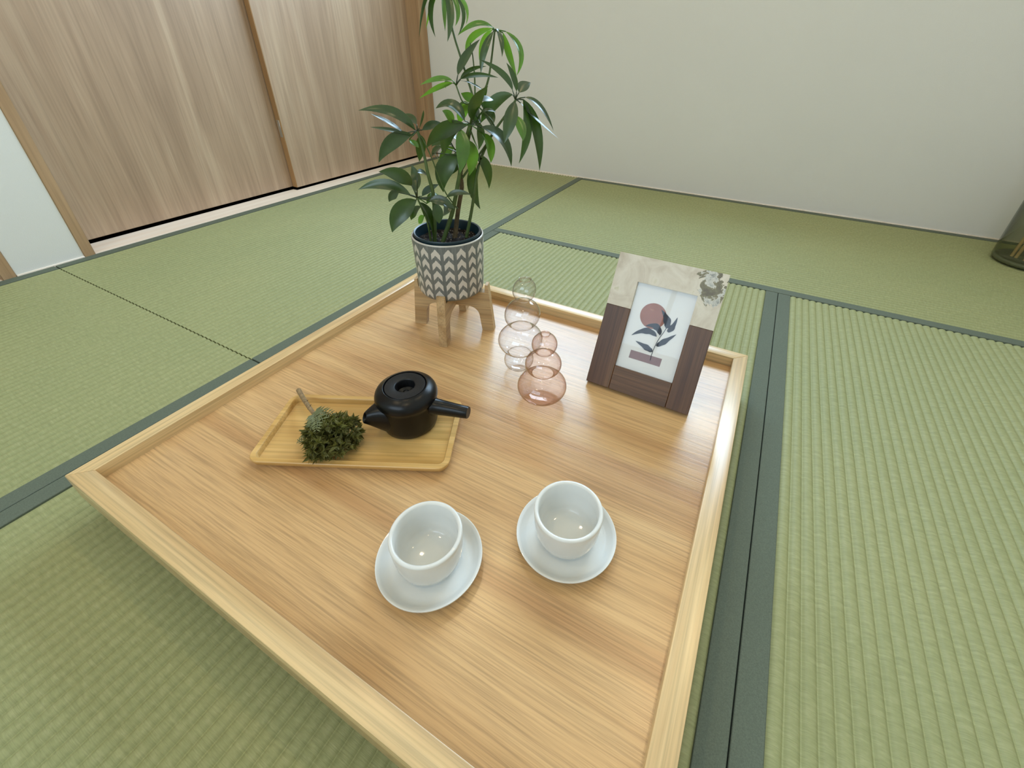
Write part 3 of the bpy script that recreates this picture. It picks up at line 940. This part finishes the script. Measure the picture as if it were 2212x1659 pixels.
# ------------------------------------------------------------------ plant: stems and leaves
hv = Vector((PC.x - CAM.x, PC.y - CAM.y, 0)).normalized()      # horizontal direction from the viewer to the plant
def plane_pt(x, y, off):
    return at_plane(x, y, Vector((PC.x, PC.y, .3)) + hv * off, hv)
c1 = lambda x, y: (740 + x / 3.95, y / 3.95)
c2 = lambda x, y: (760 + x / 3.95, 340 + y / 3.95)
c5 = lambda x, y: (900 + x / 6.9125, y / 6.9125)
MPP = (Vector((PC.x, PC.y, .3)) - CAM).length / FPX           # metres per pixel near the plant
WINC = Vector(((WIN[0] + WIN[1]) / 2, 0, (WIN[2] + WIN[3]) / 2))
def leaf(cf_, sc, b, m_, t, w, mat, o0=0.0, o1=0.0, mode=0, whorl=None):
    p0 = plane_pt(*cf_(*b), o0); p1 = plane_pt(*cf_(*m_), (o0 + o1) * .5 + (o1 - o0) * .05); p2 = plane_pt(*cf_(*t), o1)
    seg = 12
    pts = through(p0, p1, p2, seg)
    wmax = w / sc * MPP * .46
    tocam = (CAM - p1).normalized()
    towin = (WINC - p1).normalized()
    jit = Vector((rnd.gauss(0, .25), rnd.gauss(0, .25), rnd.gauss(0, .25)))
    if mode == 0: nref = tocam * .75 + (tocam + towin).normalized() * .55 + jit * 1.3
    else: nref = (tocam + towin).normalized() + jit * .15
    verts, faces = [], []
    for i in range(seg + 1):
        t_ = i / seg
        d = (pts[min(i + 1, seg)] - pts[max(i - 1, 0)]).normalized()
        s_ = d.cross(nref).normalized()
        nn = s_.cross(d)
        ww = wmax * max(.06, (t_ ** .85) * ((1 - t_) ** 1.05) / .272)
        if i == seg: ww = wmax * .02
        verts += [pts[i] - s_ * ww + nn * ww * .22, pts[i] - s_ * ww * .5 + nn * ww * .15, pts[i], pts[i] + s_ * ww * .5 + nn * ww * .15, pts[i] + s_ * ww + nn * ww * .22]
    for i in range(seg):
        for k in range(4):
            faces.append((i * 5 + k, i * 5 + k + 1, i * 5 + k + 6, i * 5 + k + 5))
    if whorl is not None:
        b_ = len(verts)
        v2, f2 = tube_data([whorl, whorl.lerp(p0, .5) + Vector((0, 0, .001)), p0], [.0011, .0009, .0008], 5)
        verts += v2
        faces += [tuple(b_ + q for q in f_) for f_ in f2]
    verts = [v - po for v in verts]
    return mesh_obj('leaf', verts, faces, M[mat], plant, True)

D_, L_ = 'leaf_dark', 'leaf_light'
def whorl(cf_, sc, centre, off, leaves):
    wc = plane_pt(*cf_(*centre), off)
    for (b, m_, t, w, mat, mode) in leaves:
        far = rnd.uniform(-.035, .035)
        leaf(cf_, sc, b, m_, t, w, mat, off, off + far, mode, wc)
    return wc
wA = whorl(c5, 6.9, (400, -250), .02, [
    ((330, -230), (130, -20), (40, 560), 62, D_, 0), ((345, -225), (230, 50), (140, 430), 52, L_, 0), ((355, -220), (205, 120), (280, 555), 80, D_, 0),
    ((395, -215), (405, 130), (425, 470), 74, L_, 0), ((410, -215), (505, 190), (460, 625), 98, D_, 0), ((420, -220), (600, 90), (578, 390), 74, L_, 0),
    ((430, -225), (690, 140), (615, 535), 58, D_, 0), ((440, -230), (720, 60), (735, 370), 46, L_, 0), ((380, -290), (300, -420), (180, -470), 70, L_, 0), ((430, -290), (540, -420), (680, -440), 70, L_, 0)])
wB = whorl(c5, 6.9, (1165, 460), .03, [
    ((1140, 410), (890, 355), (615, 530), 80, L_, 0), ((1130, 425), (820, 560), (745, 850), 92, L_, 0), ((1130, 445), (990, 620), (935, 900), 70, L_, 0),
    ((1145, 470), (1010, 760), (960, 1100), 98, D_, 0), ((1195, 445), (1262, 600), (1277, 850), 72, D_, 0), ((1290, 490), (1370, 800), (1490, 1130), 112, L_, 0),
    ((1330, 470), (1545, 760), (1495, 1130), 112, L_, 0), ((1180, 440), (1215, 455), (1245, 560), 70, D_, 1)])
wC = whorl(c5, 6.9, (590, 1275), .0, [
    ((615, 1120), (720, 860), (945, 585), 108, D_, 0), ((650, 1180), (800, 1040), (1040, 990), 64, D_, 0), ((660, 1180), (900, 1115), (1220, 1160), 62, D_, 0),
    ((640, 1205), (820, 1250), (1010, 1360), 66, D_, 0), ((530, 1200), (320, 1175), (50, 1270), 72, L_, 0), ((540, 1240), (320, 1300), (40, 1470), 72, L_, 0),
    ((545, 1240), (450, 1240), (430, 1320), 64, D_, 1)])
wD = whorl(c1, 3.95, (1475, 852), -.01, [
    ((1450, 770), (1365, 630), (1165, 505), 48, D_, 0), ((1485, 780), (1460, 660), (1398, 535), 46, D_, 0), ((1505, 790), (1545, 735), (1605, 705), 90, D_, 1),
    ((1450, 808), (1290, 885), (1180, 1048), 112, D_, 0), ((1470, 862), (1430, 1030), (1380, 1222), 108, D_, 0), ((1540, 852), (1575, 1120), (1505, 1395), 78, D_, 0),
    ((1545, 850), (1655, 1130), (1680, 1455), 108, D_, 0), ((1560, 830), (1690, 915), (1800, 1115), 60, D_, 0), ((1520, 880), (1650, 1020), (1840, 1180), 56, D_, 1), ((1470, 985), (1525, 1090), (1540, 1205), 80, L_, 0)])
wE = whorl(c1, 3.95, (640, 1120), -.01, [
    ((620, 1110), (420, 955), (135, 942), 82, D_, 0), ((530, 1140), (400, 1050), (240, 970), 46, D_, 0), ((600, 1160), (420, 1115), (235, 1085), 52, D_, 1),
    ((590, 1150), (415, 1215), (310, 1385), 112, D_, 0), ((660, 1150), (665, 1250), (655, 1380), 86, D_, 0), ((655, 1095), (670, 1010), (690, 940), 84, D_, 1),
    ((630, 1060), (570, 1005), (500, 985), 72, D_, 0), ((680, 1110), (780, 1065), (880, 1075), 72, D_, 0), ((570, 1190), (610, 1225), (650, 1260), 62, L_, 0)])
wF = whorl(c1, 3.95, (1090, 1062), -.03, [
    ((1040, 1030), (930, 895), (795, 925), 112, D_, 0), ((950, 1050), (905, 985), (850, 945), 72, L_, 0), ((1060, 1070), (850, 1115), (715, 1262), 122, D_, 0),
    ((1040, 1080), (905, 1150), (862, 1330), 112, D_, 0), ((1075, 1065), (1105, 1170), (1160, 1275), 104, D_, 1), ((1150, 1040), (1180, 1150), (1160, 1280), 64, D_, 0),
    ((1185, 1085), (1365, 1195), (1440, 1420), 122, D_, 0), ((1120, 1020), (1120, 890), (1240, 735), 108, D_, 0), ((1130, 852), (1070, 825), (1010, 795), 66, L_, 0),
    ((1165, 862), (1230, 845), (1290, 855), 64, D_, 1), ((1150, 1030), (1220, 950), (1310, 960), 82, D_, 1), ((1190, 1140), (1255, 1250), (1265, 1390), 104, L_, 0),
    ((1080, 1200), (1105, 1340), (1080, 1500), 104, L_, 0), ((1000, 1100), (1025, 1270), (1000, 1480), 112, L_, 0), ((1180, 1050), (1120, 900), (1140, 830), 80, D_, 0)])
wI = whorl(c1, 3.95, (1060, 1340), .0, [
    ((1005, 1335), (870, 1440), (860, 1640), 152, D_, 0), ((1130, 1335), (1225, 1430), (1250, 1610), 98, D_, 0), ((1125, 1390), (1105, 1590), (1175, 1785), 112, D_, 0),
    ((770, 1305), (815, 1360), (820, 1430), 72, D_, 1), ((850, 1250), (795, 1285), (760, 1335), 82, D_, 0)])
wH = whorl(c2, 3.95, (557, 345), -.03, [
    ((500, 320), (280, 230), (55, 275), 88, D_, 0), ((510, 240), (400, 150), (230, 122), 112, D_, 0), ((545, 290), (548, 180), (508, 62), 88, D_, 0),
    ((550, 365), (415, 470), (345, 640), 152, D_, 0), ((580, 385), (675, 540), (705, 725), 132, D_, 0), ((590, 420), (535, 465), (505, 535), 74, D_, 0),
    ((400, 300), (345, 325), (318, 380), 72, D_, 0), ((620, 500), (592, 530), (570, 565), 62, L_, 0), ((560, 130), (610, 130), (650, 170), 62, D_, 0),
    ((660, 370), (765, 370), (880, 440), 84, D_, 0), ((720, 390), (735, 480), (745, 565), 92, D_, 0), ((790, 370), (815, 430), (780, 500), 72, D_, 1),
    ((600, 330), (660, 270), (745, 230), 62, D_, 0), ((810, 340), (900, 300), (1020, 320), 52, D_, 0), ((640, 395), (690, 330), (750, 330), 66, L_, 0)])
wG = whorl(c1, 3.95, (1135, 870), .03, [
    ((1150, 850), (1190, 800), (1235, 735), 70, D_, 0), ((1110, 900), (1050, 890), (985, 905), 66, D_, 0), ((1180, 880), (1250, 900), (1330, 880), 74, D_, 0),
    ((1100, 950), (1130, 1000), (1150, 1080), 80, D_, 0), ((1200, 900), (1260, 990), (1270, 1080), 84, D_, 0), ((1080, 880), (1020, 960), (1000, 1060), 84, L_, 0)])
wK = whorl(c1, 3.95, (960, 1280), .04, [
    ((950, 1260), (870, 1320), (840, 1420), 90, L_, 0), ((980, 1280), (960, 1400), (900, 1500), 90, D_, 0), ((930, 1240), (840, 1200), (760, 1250), 80, D_, 0),
    ((1000, 1260), (1060, 1300), (1090, 1400), 90, L_, 0), ((900, 1180), (960, 1170), (1010, 1230), 70, D_, 1)])

def stem(points, r0, r1, mat='stem'):
    pts = []
    for i in range(len(points) - 1):
        for k in range(4): pts.append(points[i].lerp(points[i + 1], k / 4))
    pts.append(points[-1])
    # soften the corners
    for _ in range(2):
        pts = [pts[0]] + [(pts[i - 1] + pts[i] * 2 + pts[i + 1]) / 4 for i in range(1, len(pts) - 1)] + [pts[-1]]
    n_ = len(pts)
    return tube('stem', [p_ - po for p_ in pts], [r0 + (r1 - r0) * i / (n_ - 1) for i in range(n_)], M[mat], plant, 8)
def soil_pt(dx, dy): return po + Vector((dx, dy, SOILZ - .003))
sdv = Vector((-hv.y, hv.x, 0))                 # towards the left of the picture is +sdv
def sp(side_, dep): 
    v = -sdv * side_ + hv * dep
    return soil_pt(v.x, v.y)
hubF = plane_pt(*c1(1130, 880), .0)
hubL = plane_pt(*c1(1000, 1480), .0)
stem([sp(-.010, -.008), plane_pt(*c2(860, 470), -.01), plane_pt(*c2(905, 230), -.01), plane_pt(*c1(1050, 1200), -.02), wF], .0042, .0028)
stem([sp(.012, .004), plane_pt(*c2(905, 450), .005), plane_pt(*c2(945, 240), .005), hubL, plane_pt(*c1(1060, 1250), .0), hubF], .0044, .0028, 'bark')
stem([sp(.032, .002), plane_pt(*c2(1030, 420), .0), plane_pt(*c2(1075, 60), .0), plane_pt(*c1(1270, 1150), -.005), plane_pt(*c1(1390, 985), -.01), wD], .0030, .0014)
stem([sp(-.024, -.012), plane_pt(*c2(705, 330), -.02), plane_pt(*c2(645, 130), -.02), plane_pt(*c1(700, 1330), -.015), wE], .0036, .0018)
stem([sp(-.030, -.016), plane_pt(*c2(650, 540), -.028), wH], .0022, .0014)
stem([plane_pt(*c2(905, 440), -.01), plane_pt(*c2(790, 300), -.012), plane_pt(*c1(740, 1290), -.01), wE], .0012, .0010)
stem([hubF, plane_pt(*c5(730, 1080), .01), plane_pt(*c5(530, 460), .02), wA], .0018, .0014)
stem([hubF, plane_pt(*c5(870, 1180), .012), plane_pt(*c5(840, 830), .015), plane_pt(*c5(800, 640), .02)], .0014, .0008)
stem([hubF, plane_pt(*c5(1060, 1280), .02), plane_pt(*c5(1120, 880), .03), wB], .0018, .0014)
stem([hubF, plane_pt(*c5(690, 1560), -.005), wC], .0014, .0011)
stem([hubL, plane_pt(*c1(1050, 1400), .0), wI], .0016, .0012)
stem([hubL, plane_pt(*c1(975, 1380), .03), wK], .0016, .0012)
stem([hubF, plane_pt(*c1(1330, 1080), -.005), plane_pt(*c1(1180, 1300), -.004), plane_pt(*c1(1020, 1520), -.003)], .0012, .0020)

# ------------------------------------------------------------------ smoked glass vase with reeds at the right edge of the picture
GV = Vector((2.436, -.222, .0012))
GR = .088
gv = tag(empty('floor_vase', GV), 'smoked glass cylinder vase standing on the tatami at the right edge', 'vase')
lathe('glass_wall', [(GR - .012, .0), (GR - .003, .003), (GR, .012), (GR, .26), (GR - .0012, .2615), (GR - .0024, .26), (GR - .0026, .022), (GR - .006, .017), (0, .016)], M['smoke'], gv, 72, False, 60)
lathe('glass_base', [(0, .0002), (GR - .014, .0002), (GR - .005, .004), (GR - .0035, .012), (GR - .007, .0155), (0, .0155)], plain('smoked_glass_base', srgb(112, 114, 88), .15, .5, 0, .1, 30), gv, 72, False, 60)
for i, (dx, dy, ex, ey) in enumerate(((-.052, -.020, -.010, .03), (-.045, -.030, .005, .02), (-.030, -.048, .03, -.01), (.01, -.03, .05, .03))):
    o = tube('reed_stick', [(0, 0, 0), ((ex - dx) * .5, (ey - dy) * .5, .20), (ex - dx, ey - dy, .40)], .0042, M['stick'], None, 8)
    o.location = GV + Vector((dx, dy, .0205))
    tag(o, 'pale wooden stick standing in the smoked glass vase', 'stick', 'sticks in the glass vase')
